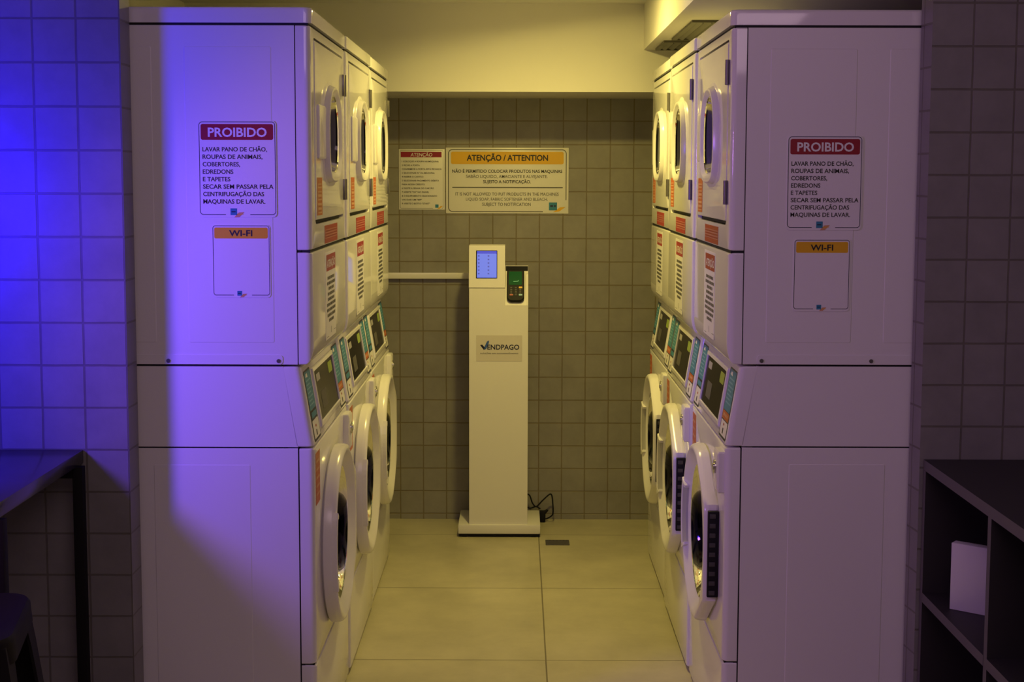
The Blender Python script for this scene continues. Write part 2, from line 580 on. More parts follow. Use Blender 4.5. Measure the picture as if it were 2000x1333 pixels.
def machine():
    t = empty('stacked_washer_dryer', 'x', 'washing machine')
    ox = -MW/2
    X = lambda x: x+ox
    # --- shells (open at the front so that the drums are real cavities)
    mb = MB()
    sh = lambda z0, z1, y0, x0=0.0, x1=MW: [yl(rrect(X(x0), X(x1), z0, z1, 0.002, 6), y0), yl(rrect(X(x0), X(x1), z0, z1, 0.002, 6), MD)]
    mb.loops(sh(Z0, 0.8605, 0.042), 0, False, False, True)
    # embossed field on both sides of the washer
    for sx, s in ((X(0), -1), (X(MW), 1)):
        for a, b2, lo, hi in ((0.165, 0.415, 0.16, 0.818),):
            mb.loops([[(sx+s*d, y, z) for y, z in rrect(a+i, b2-i, lo+i, hi-i, 0.004, 3)] for d, i in ((0.0, 0.0), (0.0009, 0.0018))], 0, False, False, True)
    mb.build('washer_cabinet', M_SIDE, t)
    mb = MB()
    prof = [(0.042, 0.8645), (0.078, 1.0735), (MD, 1.0735), (MD, 0.8645)]
    mb.loops([[(X(x), p[0], p[1]) for p in prof] for x in (0, MW)], 0, False, True, True)
    mb.build('console_housing', M_SIDE, t)
    mb = MB()
    mb.loops(sh(1.0785, 1.9375, 0.040), 0, False, False, True)
    for sx, s in ((X(0), -1), (X(MW), 1)):
        for a, b2 in ((0.098, 0.318), (0.400, 0.62)):
            mb.loops([[(sx+s*d, y, z) for y, z in rrect(a+i, b2-i, 1.135+i, 1.885-i, 0.004, 3)] for d, i in ((0.0, 0.0), (0.0009, 0.0018))], 0, False, False, True)
    mb.build('dryer_cabinet', M_SIDE, t)
    for sx, s in ((X(0), -1), (X(MW), 1)):
        mb = MB()
        f = Frame((sx, 0, 0), (0, 1, 0), (0, 0, 1)) if s > 0 else Frame((sx, 0, 0), (0, -1, 0), (0, 0, 1))
        a = rrect(0.078, 0.66, 1.0795, 1.1035, 0.008, 5) if s > 0 else rrect(-0.66, -0.078, 1.0795, 1.1035, 0.008, 5)
        mb.loops([[f.p(x, z, 0) for x, z in a], [f.p(x, z, 0.0022) for x, z in a]], 0, False, False, True)
        rail = mb.build('side_rail', M_SIDE, t)
        for yy in (0.0885, 0.371):
            m2 = MB()
            m2.cyl((sx+s*0.0022, yy, 1.0885), (s, 0, 0), 0.0052, 0.0022, 12)
            m2.build('screw', M_HINGE, rail)
    # dark strips that paint the shade inside the open seams
    def seam_shade(x0, x1, y0, y1, z0, z1):
        g_ = MB()
        g_.box(X(x0), X(x1), y0, y1, z0, z1)
        g_.build('seam_shade_strip', M_GAPSHADE, t)
    seam_shade(0.004, MW-0.004, 0.07, MD-0.01, 0.859, 0.866)
    seam_shade(0.004, MW-0.004, 0.082, MD-0.01, 1.0725, 1.0795)
    seam_shade(0.004, MW-0.004, 0.006, MD-0.01, 1.936, 1.946)
    seam_shade(0.006, MW-0.006, 0.006, 0.036, 0.27, 0.30)
    seam_shade(0.006, MW-0.006, 0.006, 0.036, 1.355, 1.385)
    for xa in (0.0035, MW-0.0185):
        seam_shade(xa, xa+0.015, 0.030, 0.060, 0.03, 0.855)
        seam_shade(xa, xa+0.015, 0.030, 0.060, 1.082, 1.934)
    # --- top cover
    mb = MB()
    st = []
    for k in range(5):
        a = math.radians(22.5*k)
        i = 0.007*(1-math.sin(a))
        fp = rrect(X(0)+i-0.0015, X(MW)-i+0.0015, -0.004+i, MD-i, 0.020, 6, )
        st.append([(p[0], p[1], 1.983-0.007*(1-math.cos(a))) for p in fp])
    fp = rrect(X(0)-0.0015, X(MW)+0.0015, -0.004, MD, 0.020, 6)
    st.append([(p[0], p[1], 1.9435) for p in fp])
    mb.loops(st, 0, True, True, True)
    mb.build('top_cover', M_FRONT, t)
    # --- toe panel and feet
    mb = MB()
    panel(mb, X(0), X(MW), Z0, 0.2845, 0.0, 0.0385, 0.016, 0.004, 0.004)
    mb.build('toe_panel', M_FRONT, t)
    for fx in (0.06, MW-0.06):
        for fy in (0.08, MD-0.08):
            mb = MB()
            mb.cyl((X(fx), fy, 0.0), (0, 0, 1), 0.022, Z0+0.002, 14)
            mb.build('foot', M_BLACK, t)
    # --- washer front panel with round opening
    wcx, wcz = X(0.352), 0.552
    HO = 28
    circ = lambda r, cx=wcx, cz=wcz: [(cx+r*math.cos(2*math.pi*(k+0.5)/HO+0.0), cz+r*math.sin(2*math.pi*(k+0.5)/HO)) for k in range(HO)]
    mb = MB()
    panel(mb, X(0), X(MW), 0.2885, 0.8595, 0.0, 0.0385, 0.016, 0.004, 0.004, hole=circ(0.205))
    mb.build('washer_front_panel', M_FRONT, t)
    # drum
    mb = MB()
    N = 36
    cl = lambda r, y, cx, cz: [(cx+r*math.cos(2*math.pi*k/N), y, cz+r*math.sin(2*math.pi*k/N)) for k in range(N)]
    mb.loops([cl(0.212, 0.035, wcx, wcz), cl(0.205, 0.06, wcx, wcz), cl(0.26, 0.09, wcx, wcz), cl(0.26, 0.46, wcx, wcz)], 0, True, False, True)
    mb.build('washer_drum', M_DRUM, t)
    # --- washer door: D shaped ring, flat on the hinge (right) side
    ND = 64

    def dshape(r, flat, half, k0=0.0):
        out = []
        for k in range(ND):
            a = 2*math.pi*k/ND
            x, z = r*math.cos(a), r*math.sin(a)
            if x > 0 and flat:
                # polygon towards the hinge: chamfer from the crown to the flat
                top = (0.06, r)
                fx, fz = flat, half
                sgn = 1 if z >= 0 else -1
                # ray intersection with the two segments
                dx, dz = math.cos(a), abs(math.sin(a))
                best = r
                # flat segment x = fx
                cand = []
                if dx > 1e-6:
                    tt = fx/dx
                    if tt*dz <= fz+1e-6:
                        cand.append(tt)
                x1, z1, x2, z2 = top[0], top[1], fx, fz
                den = dx*(z2-z1)-dz*(x2-x1)
                if abs(den) > 1e-9:
                    tt = (x1*(z2-z1)-z1*(x2-x1))/den
                    px, pz = tt*dx, tt*dz
                    if tt > 0 and x1-1e-6 <= px <= x2+1e-6:
                        cand.append(tt)
                if cand:
                    best = min(cand)
                x, z = best*math.cos(a), best*math.sin(a)
            out.append((wcx+x, wcz+z))
        return out
    P = 0.040
    door = MB()
    r0 = 0.250
    cr_ = lambda r, y: [(wcx+r*math.cos(2*math.pi*k/ND), y, wcz+r*math.sin(2*math.pi*k/ND)) for k in range(ND)]
    ring = [yl(dshape(r0-0.012, 0.246, 0.128), 0.001),
            yl(dshape(r0, 0.252, 0.130), -0.006),
            yl(dshape(r0, 0.252, 0.130), -P+0.016),
            yl(dshape(r0-0.003, 0.250, 0.128), -P+0.006),
            yl(dshape(r0-0.008, 0.246, 0.126), -P+0.001),
            yl(dshape(r0-0.013, 0.238, 0.122), -P),
            cr_(0.231, -P+0.001), cr_(0.226, -P+0.004), cr_(0.200, -P+0.017), cr_(0.194, -P+0.020), cr_(0.190, -P+0.021)]
    door.loops(ring, 0, True)
    wd = door.build('washer_door', M_PLASTIC, t)
    mb = MB()
    c2 = lambda r, y: [(wcx+r*math.cos(2*math.pi*k/48), y, wcz+r*math.sin(2*math.pi*k/48)) for k in range(48)]
    prof = ((0.1905, -P+0.020), (0.187, -P+0.023), (0.176, 0.000), (0.160, 0.035), (0.150, 0.070), (0.130, 0.092), (0.08, 0.104), (0.01, 0.107))
    mb.loops([c2(r, y) for r, y in prof], 0, True, False, True)
    mb.build('door_glass', M_GLASS, wd)
    mb = MB()
    mb.loops([c2(0.1925, -P+0.0215), c2(0.183, 0.0), c2(0.190, 0.010), c2(0.186, 0.030), c2(0.172, 0.036), c2(0.168, 0.060), c2(0.180, 0.075)], 0, True)
    mb.build('door_dark_liner', M_BLACK, wd)  # black liner painting the dark behind the washer bowl
    mb = MB()
    hx = wcx+0.252
    mb.box(hx-0.001, hx+0.012, -0.030, -0.001, wcz-0.118, wcz+0.118, bevel=0.002)
    for k in range(9):
        z = wcz-0.105+k*0.0262
        mb.box(hx+0.004, hx+0.0145, -0.026, -0.010, z-0.006, z+0.006, mi=1, bevel=0.001)
    mb.build('door_hinge', [M_BLACK, M_TEETH], wd)
    # grip on the latch (left) side: raised white bar with a grey hollow inside
    mb = MB()
    arc = lambda a_, ring_: [(wcx+r*math.cos(a_), y, wcz+r*math.sin(a_)) for r, y in ring_]
    outer = ((0.2485, -P+0.012), (0.2480, -P-0.001), (0.245, -P-0.0035), (0.237, -P-0.0035), (0.234, -P-0.001), (0.234, -P+0.012))
    lip = ((0.2485, -P+0.012), (0.2480, -P-0.001), (0.245, -P-0.004), (0.212, -P-0.002), (0.206, -P+0.002), (0.206, -P+0.016))
    hollow = ((0.234, -P+0.012), (0.234, -P-0.001), (0.231, -P-0.001), (0.212, -P+0.008), (0.206, -P+0.0135), (0.215, -P+0.015))
    an = [math.radians(180-25+50*k/14) for k in range(15)]
    mb.loops([arc(a_, outer) for a_ in an], 0, False, True, True)
    mb.loops([arc(a_, hollow) for a_ in an], 1, False, True, True)
    for a0 in (154.0, 203.5):
        mb.loops([arc(math.radians(a0+1.25*k), lip) for k in range(3)], 0, False, True, True)
    mb.build('handle', [M_PLASTIC, M_GREYPL], wd)
    # lock box at the upper right of the washer front
    mb = MB()
    mb.loops([yl(rrect(X(0.612), X(0.690), 0.735, 0.846, 0.006, 6), 0.0), yl(rrect(X(0.612), X(0.690), 0.735, 0.846, 0.006, 6), -0.014),
              yl(rrect(X(0.618), X(0.684), 0.741, 0.840, 0.006, 6), -0.018)], 0, True, False, True)
    lb = mb.build('lock_box', M_PLASTIC, t)
    mb = MB()
    mb.cyl((X(0.652), -0.018, 0.800), (0, -1, 0), 0.018, 0.004, 18)
    mb.cyl((X(0.652), -0.022, 0.800), (0, -1, 0), 0.009, 0.003, 14)
    mb.build('lock_cylinder', M_STEEL, lb)
    # washer sticker
    fr = Frame((X(0), 0, 0), (1, 0, 0), (0, 0, 1))
    pr = Print(fr); pr.slab(0.022, 0.098, 0.705, 0.842, 0.002, M_ORANGE)
    ws = pr.build('washer_label', t)
    pr = Print(fr)
    for k in range(5):
        pr.bars(0.030, 0.088, 0.815-k*0.022, 0.007, M_LORANGE, seed=k)
    pr.build('lettering', ws)
    # --- console
    mb = MB()
    panel(mb, X(0), X(MW), SL0-0.0015, SL1, 0.0, 0.044, 0.016, 0.006, 0.003, shear=slant)
    mb.build('console_panel', M_FRONT, t)
    U = Vector((0, SLY, SL1-SL0)).normalized()
    fc = Frame((X(0), 0, SL0), (1, 0, 0), U)
    L = lambda z: (z-SL0)*math.hypot(SLY, SL1-SL0)/(SL1-SL0)
    # window
    mb = MB()
    wloop = lambda x0, x1, z0, z1, d, r=0.004: [fc.p(x, y, d) for x, y in rrect(x0, x1, L(z0), L(z1), r, 5)]
    mb.loops([wloop(0.150, 0.562, 0.888, 1.050, 0.0), wloop(0.153, 0.559, 0.891, 1.047, 0.005), wloop(0.165, 0.548, 0.901, 1.038, 0.006),
              wloop(0.168, 0.545, 0.904, 1.035, 0.001)], 0, False)
    cwf = mb.build('window_frame', M_FRONT, t)
    mb = MB()
    mb.loops([wloop(0.167, 0.546, 0.903, 1.036, 0.0004), wloop(0.167, 0.546, 0.903, 1.036, 0.0022)], 0, False, True, True)
    mb.build('display_window', M_SMOKED, cwf)
    pr = Print(fc)
    pr.rr(0.205, 0.270, L(1.004), L(1.024), 0.003, M_GREYPL, 0.0026)
    pr.rr(0.44, 0.515, L(0.995), L(1.026), 0.008, M_LIME, 0.0026)
    pr.rr(0.24, 0.33, L(0.925), L(0.972), 0.002, M_GREYINK, 0.0026)
    pr.build('price_label', cwf)
    # control strips
    for x0, x1, right in ((0.024, 0.134, False), (0.572, 0.688, True)):
        pr = Print(fc)
        pr.slab(x0, x1, L(0.872), L(1.056), 0.008, M_NAVY)
        st = pr.build('control_label', t)
        pr = Print(fc)
        zs = 0.944 if right else 0.952
        pr.rr(x0+0.008, x1-0.006, L(zs), L(1.052), 0.005, M_BLUE)
        for k in range(7):
            pr.bars(x0+0.018, x1-0.018-0.02*(k % 2), L(1.026-k*0.0105), 0.0042, M_LBLUE, seed=k+20)
        pr.poly([(x0+0.02, L(1.038)), (x0+0.055, L(1.036)), (x0+0.05, L(1.047)), (x0+0.03, L(1.046))], M_PAPER, 0.001)
        if right:
            pr.rr(x0+0.006, x1-0.006, L(0.920), L(0.942), 0.004, M_ORANGE)
            pr.bars(x0+0.022, x1-0.022, L(0.928), 0.008, M_LORANGE, seed=5)
        else:
            pr.rr(x0+0.008, x1-0.006, L(0.928), L(0.949), 0.004, M_NAVY, 0.001)
            pr.rr(x0+0.016, x1-0.014, L(0.931), L(0.946), 0.003, M_BLUE, 0.0012)
        pr.rr(x0+0.008, x1-0.006, L(0.878), L(0.917 if right else 0.925), 0.005, M_PAPER)
        pr.rr(x0+0.045, x0+0.062, L(0.905), L(0.911), 0.002, M_RED, 0.001)
        pr.rr(x0+0.046, x0+0.060, L(0.883), L(0.898), 0.002, M_INK, 0.001)
        pr.build('symbols', st)
    # --- dryer lower front panel (rounded lower edge)
    mb = MB()
    ll = []
    for k in range(9):
        a = math.radians(90*k/8)
        s, c = math.sin(a), math.cos(a)
        lp = rrect(X(0)+0.016*(1-s), X(MW)-0.016*(1-s), 1.0785+0.055*(1-s), 1.3665-0.004*(1-s), 0.004)
        ll.append(yl(lp, 0.019*(1-c)))
    ll.append(yl(rrect(X(0), X(MW), 1.0785, 1.3665, 0.004), 0.0375))
    mb.loops(ll, 0, True, True, False)
    mb.build('lower_front_panel', M_FRONT, t)
    pr = Print(fr); pr.slab(0.240, 0.455, 1.112, 1.353, 0.004, M_CLEARV)
    nl = pr.build('notice_label', t)
    pr = Print(fr)
    pr.rect(0.262, 0.452, 1.300, 1.345, M_RED)
    pr.text('ATENÇÃO', 0.276, 0.440, 1.310, 0.020, M_PAPER, 0.02)
    wid = (0.15, 0.17, 0.11, 0.14, 0.14, 0.18, 0.18, 0.16, 0.10)
    for k in range(9):
        w = wid[k]
        pr.bars(0.357-w/2, 0.357+w/2, 1.276-k*0.0148, 0.0085, M_GREYINK, seed=k+3)
    pr.rect(0.352, 0.357, 1.124, 1.142, M_GREYINK)
    pr.rect(0.262, 0.30, 1.118, 1.1195, M_GREYINK)
    pr.rect(0.41, 0.452, 1.126, 1.1275, M_GREYINK)
    pr.build('lettering', nl)
    # --- dryer upper front frame, door and window
    dx0, dx1, dz0, dz1 = X(0.062), X(0.652), 1.436, 1.913
    mb = MB()
    panel(mb, X(0), X(MW), 1.3725, 1.9375, 0.0, 0.0375, 0.016, 0.003, 0.004, hole=rrect(dx0, dx1, dz0, dz1, 0.008, 6, rb=0.022))
    mb.build('dryer_front_frame', M_FRONT, t)
    mb = MB()
    mb.box(dx0+0.001, dx1-0.001, 0.012, 0.020, dz0+0.001, dz0+0.030)
    mb.box(dx0+0.001, dx1-0.001, 0.012, 0.020, dz1-0.030, dz1-0.001)
    mb.box(dx0+0.001, dx0+0.02, 0.012, 0.020, dz0, dz1)
    mb.build('door_gap_shade', M_GAPSHADE, t)  # dark strips standing in for shade in the gap around the door
    bx, bz = X(0.366), 1.676

    def bez(sx, s_up, s_dn, n=28, ex=3.4):
        out = []
        for k in range(n):
            a = 2*math.pi*(k+0.5)/n
            c, s = math.cos(a), math.sin(a)
            if s >= 0:
                e = 2.3
            else:
                e = ex
            x = sx*math.copysign(abs(c)**(2/e), c)
            z = (s_up if s >= 0 else s_dn)*math.copysign(abs(s)**(2/e), s)
            out.append((bx+x, bz+z))
        return out
    mb = MB()
    g = 0.0045
    panel(mb, dx0+g*0.6, dx1-g*0.6, dz0+0.011, dz1-0.006, -0.002, 0.016, 0.003, 0.003, 0.003, hole=bez(0.113, 0.104, 0.104), corner=0.008)
    dd = mb.build('dryer_door', M_FRONT, t)
    mb = MB()
    PB = 0.019
    mb.loops([yl(bez(0.160, 0.148, 0.146), -0.0015), yl(bez(0.148, 0.136, 0.136), -0.004), yl(bez(0.143, 0.131, 0.132), -PB+0.005), yl(bez(0.140, 0.128, 0.129), -PB+0.001),
              yl(bez(0.134, 0.123, 0.124), -PB), yl(bez(0.129, 0.118, 0.119), -PB+0.002), yl(bez(0.120, 0.110, 0.109), -PB+0.0095), yl(bez(0.117, 0.107, 0.106), -PB+0.0105)], 0, True)
    mb.build('window_bezel', M_PLASTIC, dd)
    prof = ((0.118, 0.108, 0.107, -PB+0.0095), (0.114, 0.104, 0.103, -PB+0.012), (0.110, 0.100, 0.099, 0.012), (0.100, 0.091, 0.090, 0.026), (0.070, 0.062, 0.061, 0.034), (0.02, 0.02, 0.02, 0.036))
    mb = MB()
    gl = [yl(bez(p[0], p[1], p[2]), p[3]) for p in prof]
    mb.loops(gl, 0, True, False, True)
    mb.build('door_glass', M_GLASS, dd)
    mb = MB()
    mb.loops([yl(bez(0.119, 0.109, 0.108), -PB+0.0115), yl(bez(0.114, 0.104, 0.103), 0.016), yl(bez(0.104, 0.095, 0.094), 0.032), yl(bez(0.085, 0.078, 0.076), 0.040)], 0, True)
    mb.build('window_dark_liner', M_BLACK, dd)  # black cone added behind the glass so the window reads dark
    mb = MB()
    mb.loops([yl(rrect(X(0.098), X(0.222), 1.606, 1.746, 0.005, 6), -0.001), yl(rrect(X(0.098), X(0.222), 1.606, 1.746, 0.005, 6), -0.007),
              yl(rrect(X(0.102), X(0.222), 1.610, 1.742, 0.005, 6), -0.0095)], 0, True, False, True)
    mb.build('handle', M_PLASTIC, dd)
    for z0, z1 in ((1.797, 1.860), (1.490, 1.552)):
        mb = MB()
        mb.box(X(0.640), X(0.662), -0.008, 0.004, z0, z1, bevel=0.0015)
        mb.cyl((X(0.664), -0.006, z0), (0, 0, 1), 0.0055, z1-z0, 12)
        mb.build('hinge', M_HINGE, dd)
    # dryer drum
    mb = MB()
    mb.loops([cl(0.150, 0.050, bx, bz), cl(0.235, 0.07, bx, bz), cl(0.235, 0.56, bx, bz)], 0, True, False, True)
    mb.build('dryer_drum', M_DRUM, t)
    # stickers
    f2 = Frame((X(0), -0.002, 0), (1, 0, 0), (0, 0, 1))
    pr = Print(f2); pr.slab(0.085, 0.182, 1.458, 1.557, 0.002, M_ORANGE)
    il = pr.build('instruction_label', dd)
    pr = Print(f2)
    for a, b2, nr in ((1.463, 1.490, 2), (1.497, 1.521, 2), (1.529, 1.541, 1)):
        pr.rect(0.098, 0.170, a, b2, M_LORANGE)
        for q in range(nr):
            pr.bars(0.104, 0.164, a+0.004+q*0.012, 0.005, M_ORANGE, d=0.0011, seed=q)
    ol = pr.build('instruction_print', il.parent)
    pr = Print(fr); pr.slab(0.238, 0.508, 1.3775, 1.4265, 0.001, M_RED)
    wl_ = pr.build('warning_label', t)
    pr = Print(fr)
    pr.rect(0.243, 0.503, 1.3905, 1.4155, M_PINK)
    for q in range(3):
        pr.bars(0.25, 0.495, 1.3935+q*0.0078, 0.0036, M_RED, d=0.0011, seed=q+11)
    pr.build('lettering', wl_)
    return t


proto = machine()
GRP = 'stacked washer dryer towers along the aisle'
left_labels = ['nearest white stacked washer dryer of the left row, its side washed in violet light',
               'middle white stacked washer dryer of the left row, brightly lit by the warm lamp',
               'farthest white stacked washer dryer of the left row, beside the small red-headed wall notice']
right_labels = ['nearest white stacked washer dryer of the right row, beside the dark shelf unit',
                'middle white stacked washer dryer of the right row, under the ceiling vents',
                'farthest white stacked washer dryer of the right row, closest to the back wall']
towers = []
JL = [(0, 0, 0), (0.003, 0.003, 0), (0, -0.001, 0)]
JR = [(0, 0, 0), (0.004, 0.000, 0), (-0.002, 0.0, 0)]
for side in (0, 1):
    for i in range(3):
        o = proto if (side == 0 and i == 0) else copy_tree(proto)
        if side == 0:
            o.location = (XL+JL[i][0], YL+JL[i][1]+MW/2+i*PITCHM, 0)
            o.rotation_euler = (0, 0, math.pi/2)
            o['label'] = left_labels[i]
        else:
            o.location = (XR-JR[i][0], YR+JR[i][1]+MW/2+i*PITCHM, 0)
            o.rotation_euler = (0, 0, -math.pi/2)
            o['label'] = right_labels[i]
        o['group'] = GRP
        towers.append(o)


# ------------------------------------------------------------------ notices stuck to the near towers
def small_logo(pr, x, y, s):
    pr.rect(x, x+s, y, y+s, M_BLUE, 0.0010)
    pr.bars(x+s*0.15, x+s*0.85, y+s*0.42, s*0.16, M_NAVY, 0.0012, seed=2)
    pr.poly([(x+s*0.55, y-s*0.35), (x+s*1.35, y-s*0.30), (x+s*2.1, y+s*0.45), (x+s*1.25, y+s*0.40)], M_LORANGE, 0.0010)
    pr.poly([(x+s*1.0, y+s*0.05), (x+s*1.9, y+s*0.10), (x+s*2.0, y+s*0.18), (x+s*1.1, y+s*0.16)], M_YELLOW, 0.0012)


def notices(t, fr, px, wx, dz):
    """fr: frame on the side of the tower, x measured across the photo, z up"""
    x0, x1, z0, z1 = px[0], px[1], px[2], px[3]
    w, h = x1-x0, z1-z0
    pr = Print(fr); pr.slab(x0-0.002, x1+0.002, z0-0.006, z1+0.002, 0.010, M_CLEARV, 0.0, 0.0018)
    s = pr.build('prohibition_notice', t)
    s['label'] = 'white vinyl notice with dark red heading and eight lines of print'
    fr2 = Frame(fr.o+fr.n*0.0012, fr.r, fr.u)
    pr = Print(fr2)
    pr.outline(x0, x1, z0, z1, 0.009, 0.0016, M_NAVY, gap=(x0+w*0.34, x0+w*0.66))
    pr.rr(x0+0.005, x1-0.005, z1-h*0.195, z1-0.006, 0.005, M_DRED)
    pr.build('heading_band', s)
    pr = Print(fr2)
    pr.text('PROIBIDO', x0+w*0.12, x1-w*0.11, z1-h*0.160, h*0.092, M_PAPER, 0.025, d=0.0012)
    lines = [('LAVAR PANO DE CHÃO,', 0.845), ('ROUPAS DE ANIMAIS,', 0.785), ('COBERTORES,', 0.49), ('EDREDONS', 0.40), ('E TAPETES', 0.36),
             ('SECAR SEM PASSAR PELA', 0.925), ('CENTRIFUGAÇÃO DAS', 0.80), ('MAQUINAS DE LAVAR.', 0.815)]
    for k, (s_, f_) in enumerate(lines):
        pr.text(s_, x0+w*0.045, x0+w*(0.045+f_), z1-h*(0.318+0.0800*k), h*0.045, M_INK, 0.017)
    small_logo(pr, x0+w*0.40, z0-h*0.002, h*0.072)
    pr.build('lettering', s)
    x0, x1, z0, z1 = wx
    w, h = x1-x0, z1-z0
    pr = Print(fr); pr.slab(x0-0.002, x1+0.002, z0-0.006, z1+0.002, 0.009, M_CLEARV, 0.0, 0.0018)
    s = pr.build('wifi_notice', t)
    s['label'] = 'small white vinyl card with amber WI-FI heading'
    pr = Print(fr2)
    pr.outline(x0, x1, z0, z1, 0.007, 0.0014, M_NAVY, gap=(x0+w*0.36, x0+w*0.68))
    pr.rr(x0+0.004, x1-0.004, z1-h*0.185, z1-0.005, 0.004, M_YELLOW)
    pr.build('heading_band', s)
    pr = Print(fr2)
    pr.text('WI-FI', x0+w*0.29, x0+w*0.70, z1-h*0.150, h*0.082, M_INK, 0.022, d=0.0012)
    small_logo(pr, x0+w*0.42, z0-h*0.004, h*0.068)
    pr.build('lettering', s)


# left tower: local R for the reader = -y ; world X = XL - y_local
frL = Frame((-MW/2-0.0009, -XL*0, 0), (0, -1, 0), (0, 0, 1))      # x = -(y) ; x_world = XL + x
notices(towers[0], frL, (-0.805-XL, -0.612-XL, 1.462, 1.697), (-0.774-XL, -0.630-XL, 1.257, 1.435), 0)
frR = Frame((MW/2+0.0009, 0, 0), (0, 1, 0), (0, 0, 1))            # x = y ; x_world = XR + x
notices(towers[3], frR, (0.689-XR, 0.876-XR, 1.432, 1.664), (0.710-XR, 0.851-XR, 1.223, 1.401), 0)

# ------------------------------------------------------------------ payment kiosk on the back wall
k = empty('payment_kiosk', 'slim white payment kiosk with a blue touch screen against the tiled back wall', 'kiosk', (-0.08, 6.18, 0))
kx, ky = -0.08, 6.18
B = lambda x: x-kx
Yk = lambda y: y-ky
mb = MB(); mb.box(B(-0.253), B(0.103), Yk(6.048), Yk(6.325), 0.016, 0.056, bevel=0.003)
mb.build('base_plate', M_KIOSK, k)
mb = MB(); mb.box(B(-0.250), B(0.100), Yk(6.056), Yk(6.320), 0.004, 0.018)
mb.build('base_gap_shade', M_BLACK, k)  # black slab painted in for the shade of the gap under the base
for fx in (-0.225, 0.075):
    for fy in (6.075, 6.30):
        mb = MB(); mb.cyl((B(fx), Yk(fy), 0.0), (0, 0, 1), 0.018, 0.010, 14)
        mb.build('foot', M_BLACK, k)
mb = MB()
co = [(-0.2055, 0.055), (0.047, 0.055), (0.047, 1.0105), (-0.0515, 1.0105), (-0.0515, 1.0835), (-0.2055, 1.0835)]
mb.loops([[(B(p[0]), Yk(y), p[1]) for p in co] for y in (6.060, 6.200)], 0, False, True, True)
mb.build('column', M_KIOSK, k)
mb = MB()
hp = [(6.060, 1.0865), (6.088, 1.266), (6.200, 1.266), (6.200, 1.0865)]
mb.loops([[(B(x), Yk(p[0]), p[1]) for p in hp] for x in (-0.2065, -0.0525)], 0, False, True, True)
kh = mb.build('screen_head', M_KIOSK, k)
Uh = Vector((0, 0.028, 0.1795)).normalized()
fh = Frame((B(-0.2065), Yk(6.060), 1.0865), (1, 0, 0), Uh)
LH = 0.1817
pr = Print(fh)
pr.slab(0.030, 0.121, 0.040, 0.160, 0.002, M_BLACK, 0.0, 0.0012)
pr.slab(0.034, 0.1185, 0.0425, 0.157, 0.001, M_LCD, 0.0012, 0.002)
sc = pr.build('touch_screen', kh)
pr = Print(fh)
pr.rect(0.034, 0.1185, 0.146, 0.157, M_LCDB, 0.0026)
for q in range(6):
    y = 0.136-q*0.0152
    for x in (0.0385, 0.080):
        pr.rect(x, x+0.0065, y-0.003, y+0.003, M_LCDT, 0.0026)
        pr.rect(x+0.010, x+0.028, y-0.0012, y+0.0012, M_LCD, 0.0026)
pr.build('screen_icons', kh)
# card terminal pocket
mb = MB()
x0, x1 = B(-0.0515), B(0.047)
pp = [(6.060, 1.011), (6.150, 1.160), (6.150, 1.011)]
mb.loops([[(x, Yk(p[0]), p[1]) for p in pp] for x in (x0, x1)], 0, False, True, True)
mb.box(x0, x1, Yk(6.150), Yk(6.160), 1.011, 1.176)
sp = [(6.060, 1.010), (6.062, 1.016), (6.108, 1.142), (6.150, 1.142), (6.150, 1.010)]
mb.loops([[(x, Yk(p[0]), p[1]) for p in sp] for x in (x1-0.009, x1)], 0, False, True, True)
mb.build('terminal_pocket', M_KIOSK, k)
mb = MB(); mb.box(x0+0.002, x1-0.001, Yk(6.1455), Yk(6.1495), 1.142, 1.1735)
mb.build('pocket_shade', M_GAPSHADE, k)  # dark sheet that paints the shade at the back of the pocket
fk = Frame((B(-0.175), Yk(6.060), 0.770), (1, 0, 0), (0, 0, 1))
pr = Print(fk); pr.slab(0, 0.197, 0, 0.112, 0.002, M_PLATE, 0, 0.0012)
bp_ = pr.build('brand_plate', k)
pr = Print(Frame(fk.o+fk.n*0.0008, fk.r, fk.u))
pr.poly([(0.0165, 0.0695), (0.026, 0.0715), (0.036, 0.0595), (0.0325, 0.0485)], M_NAVY)
pr.poly([(0.0325, 0.0485), (0.034, 0.0600), (0.0460, 0.0850), (0.0550, 0.0900), (0.0540, 0.0780), (0.0425, 0.0525)], M_MARK)
pr.text('ENDPAGO', 0.0475, 0.1845, 0.0505, 0.0205, M_NAVY, 0.02)
pr.text('soluções em autoatendimento', 0.0175, 0.180, 0.031, 0.0070, M_GREYINK, 0.0)
pr.build('lettering', bp_)

# card terminal lying in the pocket
ct = empty('card_terminal', 'black card terminal with a green screen resting in the kiosk pocket', 'card terminal', (-0.007, 6.060, 1.011))
Us = Vector((0, 0.090, 0.149)).normalized()
ft = Frame((-0.0440+0.007, 0.0, 0.0), (1, 0, 0), Us)
tw = 0.074
mb = MB()
out = rrect(0.0, tw, 0.012, 0.160, 0.006, 6, rb=0.020)
inn = rrect(0.003, tw-0.003, 0.015, 0.157, 0.006, 6, rb=0.019)
mb.loops([[ft.p(x, y, 0.002) for x, y in out], [ft.p(x, y, 0.016) for x, y in out], [ft.p(x, y, 0.020) for x, y in inn]], 0, True, True, True)
mb.build('body', M_BLACK, ct)
pr = Print(ft)
pr.slab(0.008, tw-0.010, 0.088, 0.152, 0.002, M_GREEN, 0.0200, 0.0212)
ts = pr.build('screen', ct)
pr = Print(ft)
pr.poly([(0.026, 0.105), (0.045, 0.106), (0.052, 0.112), (0.048, 0.1035), (0.028, 0.1025)], M_GREENT, 0.0216)
pr.build('screen_mark', ts)
